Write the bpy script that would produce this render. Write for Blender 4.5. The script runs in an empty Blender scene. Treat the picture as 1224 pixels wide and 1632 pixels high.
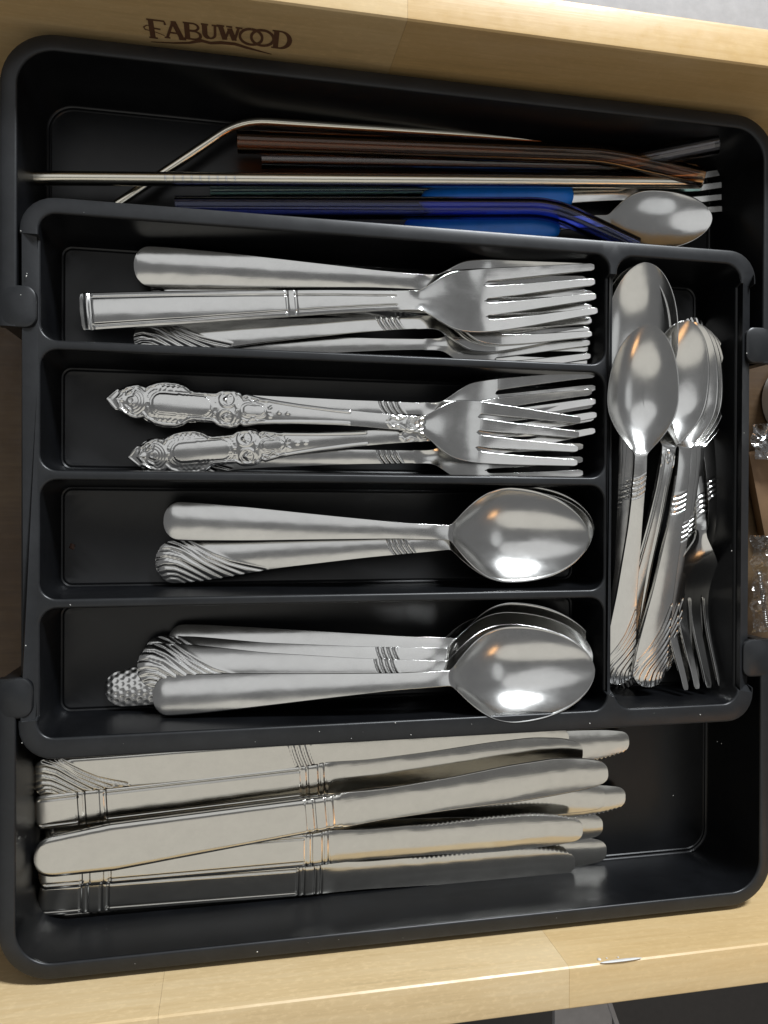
import bpy, bmesh, math, random
import numpy as np
from mathutils import Vector, Matrix

# ------------------------------------------------------------------ scene, camera, light
scene = bpy.context.scene
COL = scene.collection
random.seed(4); RNG = np.random.default_rng(7)
CM = 0.01                                        # the scene is authored in centimetres

scene.view_settings.view_transform = 'Standard'
scene.view_settings.look = 'None'
scene.view_settings.gamma = 1.0
scene.view_settings.exposure = 0.0
scene.view_settings.use_curve_mapping = False
scene.render.engine = 'CYCLES'
scene.cycles.use_denoising = True
scene.cycles.max_bounces = 10
scene.cycles.glossy_bounces = 6
scene.cycles.transmission_bounces = 10
scene.cycles.transparent_max_bounces = 10
scene.cycles.caustics_reflective = False
scene.cycles.caustics_refractive = False
scene.cycles.sample_clamp_indirect = 4.0

CAMD, FPX = 30.0, 1226.0
RC = np.array([[0.9807, -0.0034, -0.1956], [0.0044, 1.0, 0.0044], [0.1956, -0.0052, 0.9807]])
_m = Matrix(RC.tolist()).to_quaternion().to_matrix()
cam = bpy.data.cameras.new('camera'); camo = bpy.data.objects.new('camera', cam); COL.objects.link(camo)
cam.sensor_fit = 'VERTICAL'; cam.sensor_height = 24.0; cam.lens = FPX / 1632 * 24.0
cam.clip_start = 0.01; cam.clip_end = 50
camo.matrix_world = Matrix.Translation((0, 0, CAMD * CM)) @ _m.to_4x4()
cam.dof.use_dof = False
scene.camera = camo

world = bpy.data.worlds.new('World'); scene.world = world; world.use_nodes = True
world.node_tree.nodes['Background'].inputs[0].default_value = (0.97, 0.98, 1.0, 1)
world.node_tree.nodes['Background'].inputs[1].default_value = 0.17

def lamp(name, loc, target, sx, sy, radiance, col, shape='ELLIPSE'):
    l = bpy.data.lights.new(name, 'AREA'); l.shape = shape; l.size = sx; l.size_y = sy
    l.energy = radiance * math.pi * sx * sy * (math.pi / 4 if shape == 'ELLIPSE' else 1); l.color = col
    o = bpy.data.objects.new(name, l); COL.objects.link(o); o.location = loc
    d = Vector(target) - Vector(loc); o.rotation_euler = d.to_track_quat('-Z', 'Y').to_euler()
    return o
lamp('ceiling_fill', (-0.1, 0.95, 2.0), (-0.1, 0.95, 0), 2.6, 1.6, 0.60, (0.97, 0.985, 1.0))  # added panel standing in for the pale ceiling, far half
lamp('ceiling_fill', (0.0, -1.15, 1.9), (0.0, -1.15, 0), 3.2, 1.6, 0.56, (1.0, 0.965, 0.87))  # near half; the gap between them imitates a dark band in the steel
lamp('ceiling_fill', (1.35, 0.15, 1.9), (1.35, 0.15, 0), 0.8, 0.9, 0.55, (0.95, 0.98, 1.0))  # extra panel, added to make the reflections irregular
lamp('key_light', (0.62, 1.30, 0.86), (0.1, 0, 0), 0.46, 0.24, 108.0, (0.92, 0.96, 1.0), 'RECTANGLE')
lamp('warm_glint_fill', (0.75, -0.55, 0.62), (0.1, 0, 0), 0.24, 0.16, 2.6, (1.0, 0.52, 0.2))  # added for orange glints in the spoons, standing for lit wooden cabinets

# ------------------------------------------------------------------ helpers
def unp(px, py, z):
    """point of the photograph (1224 x 1632) on the horizontal plane at height z, in cm"""
    d = RC @ np.array([(px - 612) / FPX, -(py - 816) / FPX, -1.0])
    t = (z - CAMD) / d[2]
    return np.array([d[0] * t, d[1] * t, z])

def link(name, me, parent=None):
    o = bpy.data.objects.new(name, me); COL.objects.link(o)
    if parent is not None: o.parent = parent
    return o

def tag(o, label=None, cat=None, group=None, kind=None):
    if label: o['label'] = label
    if cat: o['category'] = cat
    if group: o['group'] = group
    if kind: o['kind'] = kind
    return o

def empty(name, loc=(0, 0, 0), mat=None):
    o = bpy.data.objects.new(name, None); COL.objects.link(o)
    o.empty_display_size = 0.02
    if mat is not None: o.matrix_world = mat
    else: o.location = [c * CM for c in loc]
    return o

def bm_obj(name, bm, mat, parent=None, smooth=35):
    bmesh.ops.recalc_face_normals(bm, faces=bm.faces)
    me = bpy.data.meshes.new(name)
    for v in bm.verts: v.co *= CM
    bm.to_mesh(me); bm.free()
    me.materials.append(mat)
    if smooth:
        me.shade_smooth(); me.set_sharp_from_angle(angle=math.radians(smooth))
    return link(name, me, parent)

def mesh_obj(name, verts, faces, mat, parent=None, normals=None, smooth=None):
    me = bpy.data.meshes.new(name)
    me.from_pydata((np.asarray(verts) * CM).tolist(), [], [list(f) for f in faces])
    me.materials.append(mat); me.update()
    if normals is not None:
        me.shade_smooth()
        me.normals_split_custom_set_from_vertices(np.asarray(normals).tolist())
    elif smooth:
        me.shade_smooth(); me.set_sharp_from_angle(angle=math.radians(smooth))
    return link(name, me, parent)

def add_box(bm, lo, hi, bevel=0.0, seg=2):
    r = bmesh.ops.create_cube(bm, size=1.0)
    vs = r['verts']
    for v in vs:
        v.co = Vector([(lo[k] + hi[k]) / 2 + v.co[k] * (hi[k] - lo[k]) for k in range(3)])
    if bevel:
        es = list({e for v in vs for e in v.link_edges})
        bmesh.ops.bevel(bm, geom=es, offset=bevel, segments=seg, affect='EDGES', profile=0.6)

# ------------------------------------------------------------------ materials
def new_mat(name):
    m = bpy.data.materials.new(name); m.use_nodes = True
    nt = m.node_tree; b = nt.nodes['Principled BSDF']
    return m, nt, b
def N(nt, t, **kw):
    n = nt.nodes.new(t)
    for k, v in kw.items():
        if k in n.inputs: n.inputs[k].default_value = v
        else: setattr(n, k, v)
    return n
def ramp(nt, fac, stops):
    r = N(nt, 'ShaderNodeValToRGB')
    els = r.color_ramp.elements
    while len(els) < len(stops): els.new(0.5)
    for e, (p, c) in zip(els, stops):
        e.position = p; e.color = c if len(c) == 4 else (*c, 1)
    nt.links.new(fac, r.inputs[0]); return r.outputs[0]
def coords(nt, scale=(1, 1, 1), rot=(0, 0, 0)):
    tc = N(nt, 'ShaderNodeTexCoord'); mp = N(nt, 'ShaderNodeMapping')
    mp.inputs['Scale'].default_value = scale; mp.inputs['Rotation'].default_value = rot
    nt.links.new(tc.outputs['Object'], mp.inputs[0]); return mp.outputs[0]
def noise(nt, vec, scale, detail=4, rough=0.6):
    n = N(nt, 'ShaderNodeTexNoise'); n.inputs['Scale'].default_value = scale
    n.inputs['Detail'].default_value = detail; n.inputs['Roughness'].default_value = rough
    nt.links.new(vec, n.inputs['Vector']); return n.outputs[0]
def bump(nt, h, strength, dist):
    b = N(nt, 'ShaderNodeBump'); b.inputs['Strength'].default_value = strength; b.inputs['Distance'].default_value = dist
    nt.links.new(h, b.inputs['Height']); return b.outputs[0]
def remap(nt, v, a, b):
    m = N(nt, 'ShaderNodeMapRange'); m.inputs['From Min'].default_value = 0.25; m.inputs['From Max'].default_value = 0.75
    m.inputs['To Min'].default_value = a; m.inputs['To Max'].default_value = b
    nt.links.new(v, m.inputs[0]); return m.outputs[0]

def steel(name, col, r0, r1, scratch=0.25, aniso=0.0):
    m, nt, b = new_mat(name)
    b.inputs['Metallic'].default_value = 1.0
    smudge = noise(nt, coords(nt, (60, 90, 60)), 1.0, 5, 0.65)
    nt.links.new(remap(nt, smudge, r0, r1), b.inputs['Roughness'])
    c = ramp(nt, noise(nt, coords(nt, (110, 140, 90)), 1.0, 6, 0.7),
             [(0.30, tuple(0.94 * k for k in col)), (0.62, col)])
    nt.links.new(c, b.inputs['Base Color'])
    lines = noise(nt, coords(nt, (25, 1500, 600)), 1.0, 3, 0.6)
    fine = bump(nt, lines, scratch * .6, 0.00003)
    wav = N(nt, 'ShaderNodeBump'); wav.inputs['Strength'].default_value = 0.35; wav.inputs['Distance'].default_value = 0.0006
    nt.links.new(noise(nt, coords(nt, (55, 80, 60)), 1.0, 2, 0.5), wav.inputs['Height']); nt.links.new(fine, wav.inputs['Normal'])
    nt.links.new(wav.outputs[0], b.inputs['Normal'])
    return m
M = {}
M['mirror'] = steel('polished_steel', (0.67, 0.665, 0.645), 0.14, 0.25, 0.25)
M['steel'] = steel('stainless_steel', (0.67, 0.665, 0.645), 0.08, 0.16, 0.22)
M['satin'] = steel('satin_steel', (0.67, 0.665, 0.645), 0.11, 0.20, 0.4)
M['knife'] = steel('knife_steel', (0.61, 0.592, 0.545), 0.10, 0.18, 0.5)
M['straw'] = steel('straw_steel', (0.72, 0.68, 0.58), 0.16, 0.24, 0.1)

def plastic(name, col, r0, r1, hi=(2.2, 3.5)):
    m, nt, b = new_mat(name)
    v = coords(nt, (1, 1, 1))
    big = noise(nt, v, 38, 9, 0.78)
    nt.links.new(ramp(nt, big, [(0.42, col), (0.60, tuple(hi[0] * k for k in col)), (0.80, tuple(hi[1] * k for k in col))]), b.inputs['Base Color'])
    nt.links.new(remap(nt, noise(nt, v, 70, 9, 0.8), r0, r1), b.inputs['Roughness'])
    nt.links.new(bump(nt, noise(nt, v, 2600, 2, 0.5), 0.10, 0.00008), b.inputs['Normal'])
    b.inputs['IOR'].default_value = 1.42
    return m
M['worn'] = plastic('worn_black_plastic', (0.014, 0.0148, 0.016), 0.28, 0.40, (1.35, 2.0))
M['black'] = plastic('black_plastic', (0.0040, 0.0043, 0.0050), 0.29, 0.36, (1.6, 2.5))

def wood(name, light, dark, fleck, seed=0.0, rough=0.34):
    m, nt, b = new_mat(name)
    v = coords(nt, (7, 55, 55), (0, 0, seed * 0.01))
    warp = noise(nt, coords(nt, (4, 12, 12)), 1.0 + seed * .1, 3, 0.5)
    g = noise(nt, v, 1.6, 9, 0.68)
    pores = noise(nt, coords(nt, (26, 700, 700)), 1.0, 4, 0.6)
    mx = N(nt, 'ShaderNodeMix', data_type='FLOAT'); mx.inputs[0].default_value = 0.40
    nt.links.new(g, mx.inputs[2]); nt.links.new(pores, mx.inputs[3])
    m2 = N(nt, 'ShaderNodeMix', data_type='FLOAT'); m2.inputs[0].default_value = 0.35
    nt.links.new(mx.outputs[0], m2.inputs[2]); nt.links.new(warp, m2.inputs[3])
    deep = tuple(.80 * k for k in dark)
    c = ramp(nt, m2.outputs[0], [(0.34, deep), (0.46, dark), (0.60, light)])
    fl = noise(nt, coords(nt, (300, 620, 620)), 1.0, 3, 0.6)
    fm = ramp(nt, fl, [(0.50, (0, 0, 0)), (0.72, (fleck, fleck, fleck))])
    mc = N(nt, 'ShaderNodeMix', data_type='RGBA'); mc.blend_type = 'MIX'
    nt.links.new(fm, mc.inputs[0]); nt.links.new(c, mc.inputs[6]); mc.inputs[7].default_value = (*[min(1, 1.3 * k) for k in light], 1)
    nt.links.new(mc.outputs[2], b.inputs['Base Color'])
    nt.links.new(remap(nt, noise(nt, coords(nt, (40, 40, 40)), 4, 4, 0.6), rough - .08, rough + .12), b.inputs['Roughness'])
    nt.links.new(bump(nt, m2.outputs[0], 0.25, 0.0004), b.inputs['Normal'])
    return m
M['wood_amber'] = wood('amber_birch', (0.71, 0.50, 0.24), (0.63, 0.42, 0.18), 0.15, 0)
M['wood_pale'] = wood('pale_birch', (0.745, 0.575, 0.335), (0.68, 0.50, 0.265), 0.30, 3)
M['wood_mid'] = wood('mid_birch', (0.73, 0.54, 0.285), (0.66, 0.465, 0.225), 0.22, 5)
M['wood_floor_shaded'] = wood('shade_darkened_plywood', (0.11, 0.068, 0.03), (0.075, 0.042, 0.018), 0.1, 8, 0.5)  # base colour darkened to stand in for the counter's shade

def plain(name, col, rough, metallic=0.0, spec=None):
    m, nt, b = new_mat(name)
    g = noise(nt, coords(nt, (1, 1, 1)), 120, 5, 0.6)
    nt.links.new(ramp(nt, g, [(0.3, tuple(0.82 * k for k in col)), (0.7, col)]), b.inputs['Base Color'])
    b.inputs['Roughness'].default_value = rough; b.inputs['Metallic'].default_value = metallic
    return m
M['ink'] = plain('burnt_brown_ink', (0.15, 0.07, 0.035), 0.6)
M['blue'] = plain('blue_plastic', (0.012, 0.22, 0.85), 0.32)
M['white'] = plain('white_gloss', (0.82, 0.81, 0.78), 0.35)
M['grey'] = plain('grey_laminate', (0.42, 0.41, 0.41), 0.5)
M['dark'] = plain('dark_floor', (0.035, 0.030, 0.026), 0.5)
M['crumb'] = plain('pale_crumb', (0.75, 0.74, 0.70), 0.6)
M['brown'] = plain('brown_paper', (0.20, 0.115, 0.055), 0.6)
M['stain'] = plain('brown_stain', (0.06, 0.022, 0.01), 0.6)

def film(name, tint=(.94, .94, .93), ior=1.9, rough=.12):
    m, nt, b = new_mat(name)
    nt.nodes.remove(b); out = nt.nodes['Material Output']
    tr = N(nt, 'ShaderNodeBsdfTransparent'); gl = N(nt, 'ShaderNodeBsdfGlossy'); gl.inputs['Roughness'].default_value = rough
    tr.inputs[0].default_value = (*tint, 1)
    fr = N(nt, 'ShaderNodeFresnel'); fr.inputs[0].default_value = ior
    mx = N(nt, 'ShaderNodeMixShader'); nt.links.new(fr.outputs[0], mx.inputs[0]); nt.links.new(tr.outputs[0], mx.inputs[1]); nt.links.new(gl.outputs[0], mx.inputs[2])
    nt.links.new(mx.outputs[0], out.inputs['Surface']); return m
M['film'] = film('clear_film')
M['amber'] = film('amber_glass', (.91, .67, .45), 1.5, .07)
M['clear'] = film('clear_glass', (.93, .91, .92), 1.55, .07)
M['teal'] = film('teal_glass', (.86, .95, .93), 1.45, .07)
M['navy'] = film('navy_glass', (.56, .62, .93), 1.5, .07)

# ------------------------------------------------------------------ black tray
def rrect(x0, x1, y0, y1, r, step=0.6, n=7):
    """rounded rectangle, counter-clockwise, straight runs subdivided"""
    pts = []
    def arc(cx, cy, a0):
        for k in range(n + 1):
            a = a0 + math.pi / 2 * k / n
            pts.append((cx + r * math.cos(a), cy + r * math.sin(a)))
    def run(a, b):
        L = math.dist(a, b); k = max(1, int(L / step))
        for i in range(1, k): pts.append((a[0] + (b[0] - a[0]) * i / k, a[1] + (b[1] - a[1]) * i / k))
    arc(x1 - r, y1 - r, 0); run((x1 - r, y1), (x0 + r, y1))
    arc(x0 + r, y1 - r, math.pi / 2); run((x0, y1 - r), (x0, y0 + r))
    arc(x0 + r, y0 + r, math.pi); run((x0 + r, y0), (x1 - r, y0))
    arc(x1 - r, y0 + r, 1.5 * math.pi); run((x1, y0 + r), (x1, y1 - r))
    return pts

XL, XR, XD = -6.92, 21.88, 15.82
YT, YB = 10.75, -8.48
DIV = [6.02, 1.19, -3.59]
FLOOR, WFLOOR = -3.10, -3.55
STRIP = -0.36                                     # side rims and dividers sit lower than the two cross bars
YA, YBB = 9.95, -7.82

def ztop(x, y):
    def sm(t): t = min(1, max(0, t)); return t * t * (3 - 2 * t)
    return STRIP * sm((YA - y) / 0.10) * sm((y - YBB) / 0.10)

tray = empty('cutlery_tray', (7, 0, FLOOR))
tag(tray, 'black plastic expandable cutlery tray with compartments, filling the wooden drawer', 'cutlery tray')
TRAYLOC = Vector((7, 0, FLOOR))
def tray_bm(name, bm, parent, smooth=35):
    base = TRAYLOC if parent is tray else TRAYLOC
    for v in bm.verts: v.co -= TRAYLOC
    o = bm_obj(name, bm, M['black'], parent, smooth)
    o.data.materials.append(M['worn'])                       # handled, dusty rims
    for p in o.data.polygons:
        if p.center.z > (-FLOOR - .45) * CM and p.normal.z > .25: p.material_index = 1
    return o

# middle tray: outer shell and rim
def add_loops(bm, loops, close_bottom=False):
    rows = [[bm.verts.new(p) for p in L] for L in loops]
    n = len(rows[0])
    for a, b in zip(rows, rows[1:]):
        for k in range(n):
            bm.faces.new((a[k], a[(k + 1) % n], b[(k + 1) % n], b[k]))
    return rows

def extra_y(pts):
    """split long upright edges at the two heights where the rim steps"""
    out = []
    for k, p in enumerate(pts):
        q = pts[(k + 1) % len(pts)]
        out.append(p)
        if abs(p[0] - q[0]) < 1e-6:
            cuts = [y for y in (YA, YA - .1, YA - .05, YBB, YBB + .05, YBB + .1) if min(p[1], q[1]) + 1e-3 < y < max(p[1], q[1]) - 1e-3]
            for y in sorted(cuts, reverse=p[1] > q[1]): out.append((p[0], y))
    return out

def loop3(pts, dz=0.0, fixed=None):
    return [(x, y, (ztop(x, y) if fixed is None else fixed) + dz) for x, y in pts]

OX0, OX1, OY0, OY1 = -7.57, 22.62, -9.27, 11.35
bm = bmesh.new()
holes = []
cells = []
ys = [YT] + DIV + [YB]
for a, b in zip(ys, ys[1:]):
    ta = 0.0 if a == YT else 0.17; tb = 0.0 if b == YB else 0.17
    cells.append((XL, XD - 0.17, b + tb, a - ta, 0.62))
cells.append((XD + 0.17, XR, YB, YT, 0.75))
def inset(pts_fn, d): return pts_fn(d)
compart = []
for (x0, x1, y0, y1, r) in cells:
    def ring(d, r=r, x0=x0, x1=x1, y0=y0, y1=y1):
        # base loop for d = 0 decides the topology; the offset loops reuse it
        base = extra_y(rrect(x0, x1, y0, y1, r))
        cx, cy = (x0 + x1) / 2, (y0 + y1) / 2
        out = []
        for (x, y) in base:
            qx = min(max(x, x0 + r), x1 - r); qy = min(max(y, y0 + r), y1 - r)
            vx, vy = x - qx, y - qy; L = math.hypot(vx, vy)
            out.append((x + vx / L * d, y + vy / L * d, ztop(x, y)))
        return out
    compart.append(ring)
    top = ring(0.05)
    holes.append(top)
outer_base = extra_y(rrect(OX0, OX1, OY0, OY1, 1.25))
def oring(d, dz):
    out = []
    r = 1.25
    for (x, y) in outer_base:
        qx = min(max(x, OX0 + r), OX1 - r); qy = min(max(y, OY0 + r), OY1 - r)
        vx, vy = x - qx, y - qy; L = math.hypot(vx, vy)
        narrow = 0.0
        out.append((x + vx / L * (d - narrow), y + vy / L * (d - narrow), ztop(x, y) + dz))
    return out
rows = add_loops(bm, [oring(-.10, 0), oring(-.03, -.03), oring(0, -.10), oring(0, -.42), oring(-.14, -.43), oring(-.30, FLOOR + .33)])
edges = [bm.edges.get((rows[0][k], rows[0][(k + 1) % len(rows[0])])) for k in range(len(rows[0]))]
for ring in compart:
    L = [ring(0.085), ring(0.055), ring(0.022), ring(-0.002), ring(-0.012)]
    dz = [0, -0.006, -0.026, -0.060, -0.11]
    r2 = add_loops(bm, [[(x, y, z + d) for x, y, z in l] for l, d in zip(L, dz)])
    edges += [bm.edges.get((r2[0][k], r2[0][(k + 1) % len(r2[0])])) for k in range(len(r2[0]))]
bmesh.ops.triangle_fill(bm, use_beauty=True, use_dissolve=False, edges=edges)
bot = [v for v in rows[-1]]
middle = tray_bm('sliding_tray', bm, tray, 40)
# compartments: walls drafted down to a filleted floor with a fine raised line round it
for k, ring in enumerate(compart):
    bm = bmesh.new()
    seq = [(-0.012, None, -.11), (-0.10, FLOOR + 1.5, 0), (-0.17, FLOOR + .10, 0), (-0.20, FLOOR + .03, 0), (-0.26, FLOOR, 0),
           (-0.32, FLOOR + .03, 0), (-0.36, FLOOR + .03, 0), (-0.42, FLOOR, 0)]
    loops = []
    for d, zf, dz in seq:
        loops.append([(x, y, (z if zf is None else zf) + dz) for x, y, z in ring(d)])
    rr = add_loops(bm, loops)
    bm.faces.new(rr[-1])
    # underside, so that the compartment is a solid dish
    lo = add_loops(bm, [[(x, y, FLOOR - .10) for x, y, z in ring(-.10)], [(x, y, FLOOR - .12) for x, y, z in ring(-.20)]])
    bm.faces.new(lo[-1])
    bmesh.ops.triangulate(bm, faces=[f for f in bm.faces if len(f.verts) > 4])
    tray_bm('compartment', bm, middle, 40)

# two side trays: a rim swept round a U, with its floor and two hooks
def side_tray(sign, yend_l, yend_r, ytop, tabs):
    x0, x1 = -7.64, 22.98
    r = 1.35
    path = []                                                    # points with outward normal
    n = 12
    for k in range(9): path.append((x0, yend_l + (ytop - r - yend_l) * k / 8, -1, 0))
    for k in range(1, n + 1):
        a = math.pi - math.pi / 2 * k / n
        path.append((x0 + r + r * math.cos(a), ytop - r + r * math.sin(a), math.cos(a), math.sin(a)))
    for k in range(1, 20): path.append((x0 + r + (x1 - x0 - 2 * r) * k / 20, ytop, 0, 1))
    for k in range(n + 1):
        a = math.pi / 2 - math.pi / 2 * k / n
        path.append((x1 - r + r * math.cos(a), ytop - r + r * math.sin(a), math.cos(a), math.sin(a)))
    for k in range(1, 9): path.append((x1, ytop - r + (yend_r - (ytop - r)) * k / 8, 1, 0))
    prof = [(-.52, WFLOOR), (-.44, WFLOOR), (-.40, WFLOOR + .035), (-.36, WFLOOR + .035), (-.30, WFLOOR), (-.24, WFLOOR + .025), (-.20, WFLOOR + .1), (-.10, WFLOOR + 1.6), (-.008, -.11), (.0, -.06), (.022, -.026), (.055, -.006), (.09, 0.0),
            (.50, 0.0), (.57, -.03), (.60, -.10), (.60, -.40), (.48, -.42), (.40, WFLOOR - .1), (-.25, WFLOOR - .12), (-.52, WFLOOR - .12)]
    bm = bmesh.new()
    rows = []
    for (x, y, nx, ny) in path:
        rows.append([bm.verts.new((x + nx * o, (y + ny * o) * sign, z)) for o, z in prof])
    for a, b in zip(rows, rows[1:]):
        for k in range(len(prof) - 1):
            bm.faces.new((a[k], a[k + 1], b[k + 1], b[k]))
    bm.faces.new(rows[0]); bm.faces.new(rows[-1])
    fl = [r_[0] for r_ in rows]; f = bm.faces.new(fl)
    fu = bm.faces.new([r_[-1] for r_ in rows])
    bmesh.ops.triangulate(bm, faces=[f, fu])
    o = tray_bm('side_tray', bm, tray, 40)
    for (tx0, tx1, ty0, ty1) in tabs:
        bm = bmesh.new()
        pts = rrect(tx0, tx1, ty0, ty1, 0.42, 5)
        cx, cy = (tx0 + tx1) / 2, (ty0 + ty1) / 2
        def off(d): return [(cx + (x - cx) * (1 - d / (tx1 - tx0) * 2), cy + (y - cy) * (1 - d / (ty1 - ty0) * 2)) for x, y in pts]
        rr = add_loops(bm, [[(x, y, z) for x, y in off(d)] for d, z in ((0.05, -.30), (0, -.26), (0, -.10), (.025, -.03), (.09, 0.006))])
        bm.faces.new(rr[-1]); bm.faces.new(rr[0])
        tray_bm('hook', bm, o, 40)
    return o
side_tray(1, 6.56, 6.50, 16.70, [(-8.22, -6.97, 6.53, 8.07), (22.15, 23.55, 6.48, 8.06)])
side_tray(-1, 6.24, 5.72, 16.78, [(-8.22, -7.08, -7.72, -6.22), (22.1, 23.55, -7.35, -5.70)])

# crumbs and specks of dust lying on the rims
bm = bmesh.new()
def speck(px, py, z, r):
    p = unp(px, py, z)
    m = Matrix.Translation(p) @ Matrix.Rotation(random.random() * 6, 4, 'Z') @ Matrix.Diagonal((r * random.uniform(.8, 1.8), r, r * .6, 1))
    bmesh.ops.create_icosphere(bm, subdivisions=1, radius=1, matrix=m)
for (px, py, r) in [(940, 1153, .05), (410, 1517, .05), (1190, 563, .04), (1116, 1139, .035), (509, 1166, .03), (41, 1029, .04), (35, 1184, .035), (42, 440, .04), (43, 436, .025), (33, 470, .03), (33, 368, .03), (1166, 878, .03), (1150, 1185, .04), (1143, 1182, .025), (1073, 1268, .03), (380, 645, .03), (655, 1171, .03), (560, 1177, .03), (630, 1152, .04), (112, 964, .03), (1186, 690, .03)]:
    speck(px, py, 0.02 if not (px > 1000 and py > 1170) else -2.0, r * 0.62)
for _ in range(14):
    w = random.choice('tbwl')
    if w == 't': p = (random.uniform(80, 1100), 0); p = (p[0], 332 + (p[0] - 80) * 0.068)
    elif w == 'b': p = (random.uniform(60, 1150), 0); p = (p[0], 1195 - (p[0] - 60) * 0.052)
    elif w == 'w': p = (random.uniform(60, 1180), 0); p = (p[0], 1543 - (p[0] - 60) * 0.088)
    else: p = (random.uniform(38, 58), random.uniform(560, 1060))
    speck(p[0] + random.uniform(-4, 4), p[1] + random.uniform(-8, 8), 0.012 if w != 'l' else STRIP + .012, random.uniform(.007, .014))
tag(bm_obj('crumbs', bm, M['crumb'], None, 60), 'tiny pale crumbs and dust specks scattered on the black tray rims', None, None, 'stuff')

# ------------------------------------------------------------------ wooden drawer
drawer = empty('wooden_drawer', (7, 0, -4.2))
tag(drawer, 'pale birch drawer whose two long side boards enclose the black tray', 'drawer')
DLOC = Vector((7, 0, -4.2))
def dr(name, bm, mat, parent=drawer, smooth=35):
    for v in bm.verts: v.co -= DLOC
    return bm_obj(name, bm, mat, parent, smooth)
bm = bmesh.new(); add_box(bm, (-30, -17.62, -4.7), (44, 17.62, -4.1)); dr('drawer_floor', bm, M['wood_floor_shaded'])
def board(y0, y1, ztop_, cuts, mats):
    root = None
    xs = [-30] + cuts + [44]
    for k, (a, b) in enumerate(zip(xs, xs[1:])):
        bm = bmesh.new(); add_box(bm, (a + .004, y0, -6.2), (b - .004, y1, ztop_ - 0.002 * (k % 2)), 0.16, 3)
        # square the butt ends again: the long edges alone stay rounded
        for v in bm.verts:
            if k > 0 and v.co.x < a + .17: v.co.x = a + .004
            if k < len(xs) - 2 and v.co.x > b - .17: v.co.x = b - .004
        bmesh.ops.remove_doubles(bm, verts=bm.verts, dist=1e-5)
        if root is None: root = dr('side_board', bm, M[mats[k]])
        else: dr('stave', bm, M[mats[k]], root)
    return root
top_board = board(17.62, 19.18, 2.88, [6.2], ['wood_mid', 'wood_amber'])
bottom_board = board(-19.28, -17.62, 2.45, [-2.4, 12.85], ['wood_pale', 'wood_pale', 'wood_mid'])

# burnt-in lettering on the far board, built stroke by stroke as flat print
def ribbon(bm, pts, w, y, frame):
    pts = [np.array(p, float) for p in pts]
    left, right = [], []
    for k, p in enumerate(pts):
        a = pts[max(0, k - 1)]; b = pts[min(len(pts) - 1, k + 1)]
        t = b - a; t /= np.linalg.norm(t) + 1e-9; n = np.array([-t[1], t[0]])
        ww = w[min(k, len(w) - 1)] if isinstance(w, (list, tuple)) else w
        left.append(p + n * ww / 2); right.append(p - n * ww / 2)
    L = [bm.verts.new(frame(q, y)) for q in left]; Rr = [bm.verts.new(frame(q, y)) for q in right]
    for k in range(len(pts) - 1): bm.faces.new((L[k], L[k + 1], Rr[k + 1], Rr[k]))
def arcpts(cx, cy, rx, ry, a0, a1, n=18):
    return [(cx + rx * math.cos(math.radians(a0 + (a1 - a0) * k / n)), cy + ry * math.sin(math.radians(a0 + (a1 - a0) * k / n))) for k in range(n + 1)]
bm = bmesh.new()
cnt = [0]
def letter(strokes, x, w, h, base):
    for pts, sw in strokes:
        cnt[0] += 1
        yy = 17.606 - 0.0011 * (cnt[0] % 9)
        def frame(q, y): return (x + q[0] * w, y, base + q[1] * h)
        def to(q): return (q[0] * w, q[1] * h)
        ribbon(bm, [to(p) for p in pts], sw, yy, lambda q, y: (x + q[0], y, base + q[1]))
T, Hn, S = 0.19, 0.10, 0.095
x0 = -3.1
F = [([(.28, 0), (.28, 1)], T), ([(.08, .965), (.95, .965), (1.0, .78)], S), ([(.28, .55), (.72, .52)], S), ([(.08, .03), (.52, .03)], S), ([(.30, .62), (.05, .66), (-.12, .55), (-.05, .42), (.2, .40), (.5, .34), (.9, .22)], [.04, .05, .06, .06, .05, .05, .03])]
A = [([(.12, 0), (.50, 1)], Hn), ([(.50, 1.0), (.88, 0)], T), ([(.25, .35), (.75, .35)], S), ([(0, .03), (.28, .03)], S), ([(.70, .03), (1.06, .03)], S)]
Bl = [([(.22, 0), (.22, 1)], T), ([(.02, .97)] + [(.5, .97)] + arcpts(.52, .76, .32, .21, 90, -90) + [(.22, .55)], S), ([(.22, .52)] + arcpts(.56, .275, .38, .245, 90, -90) + [(.02, .03)], S + .015)]
Ul = [([(.2, 1), (.2, .4)] + arcpts(.5, .34, .3, .34, 180, 360) + [(.8, 1)], [T] * 10 + [Hn] * 11), ([(.0, .97), (.42, .97)], S), ([(.62, .97), (1.0, .97)], S)]
Wl = [([(.1, 1), (.30, 0)], T), ([(.30, 0), (.5, .8)], Hn), ([(.5, .85), (.72, 0)], T), ([(.72, 0), (.9, 1)], Hn), ([(-.05, .97), (.28, .97)], S), ([(.36, .97), (.62, .97)], S), ([(.76, .97), (1.06, .97)], S)]
Ol = [(arcpts(.5, .5, .42, .46, 90, 450, 30), [.09 + .06 * abs(math.sin(2 * math.pi * k / 30 - math.pi / 2)) for k in range(31)])]
Dl = [([(.22, 0), (.22, 1)], T), ([(.0, .965), (.4, .965)] + arcpts(.42, .5, .5, .465, 90, -90, 20) + [(.0, .035)], [S] * 3 + [S + .09 * math.sin(math.pi * k / 20) for k in range(21)] + [S])]
def zt_(x): return 1.08 + (x - x0) * 0.055
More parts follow.
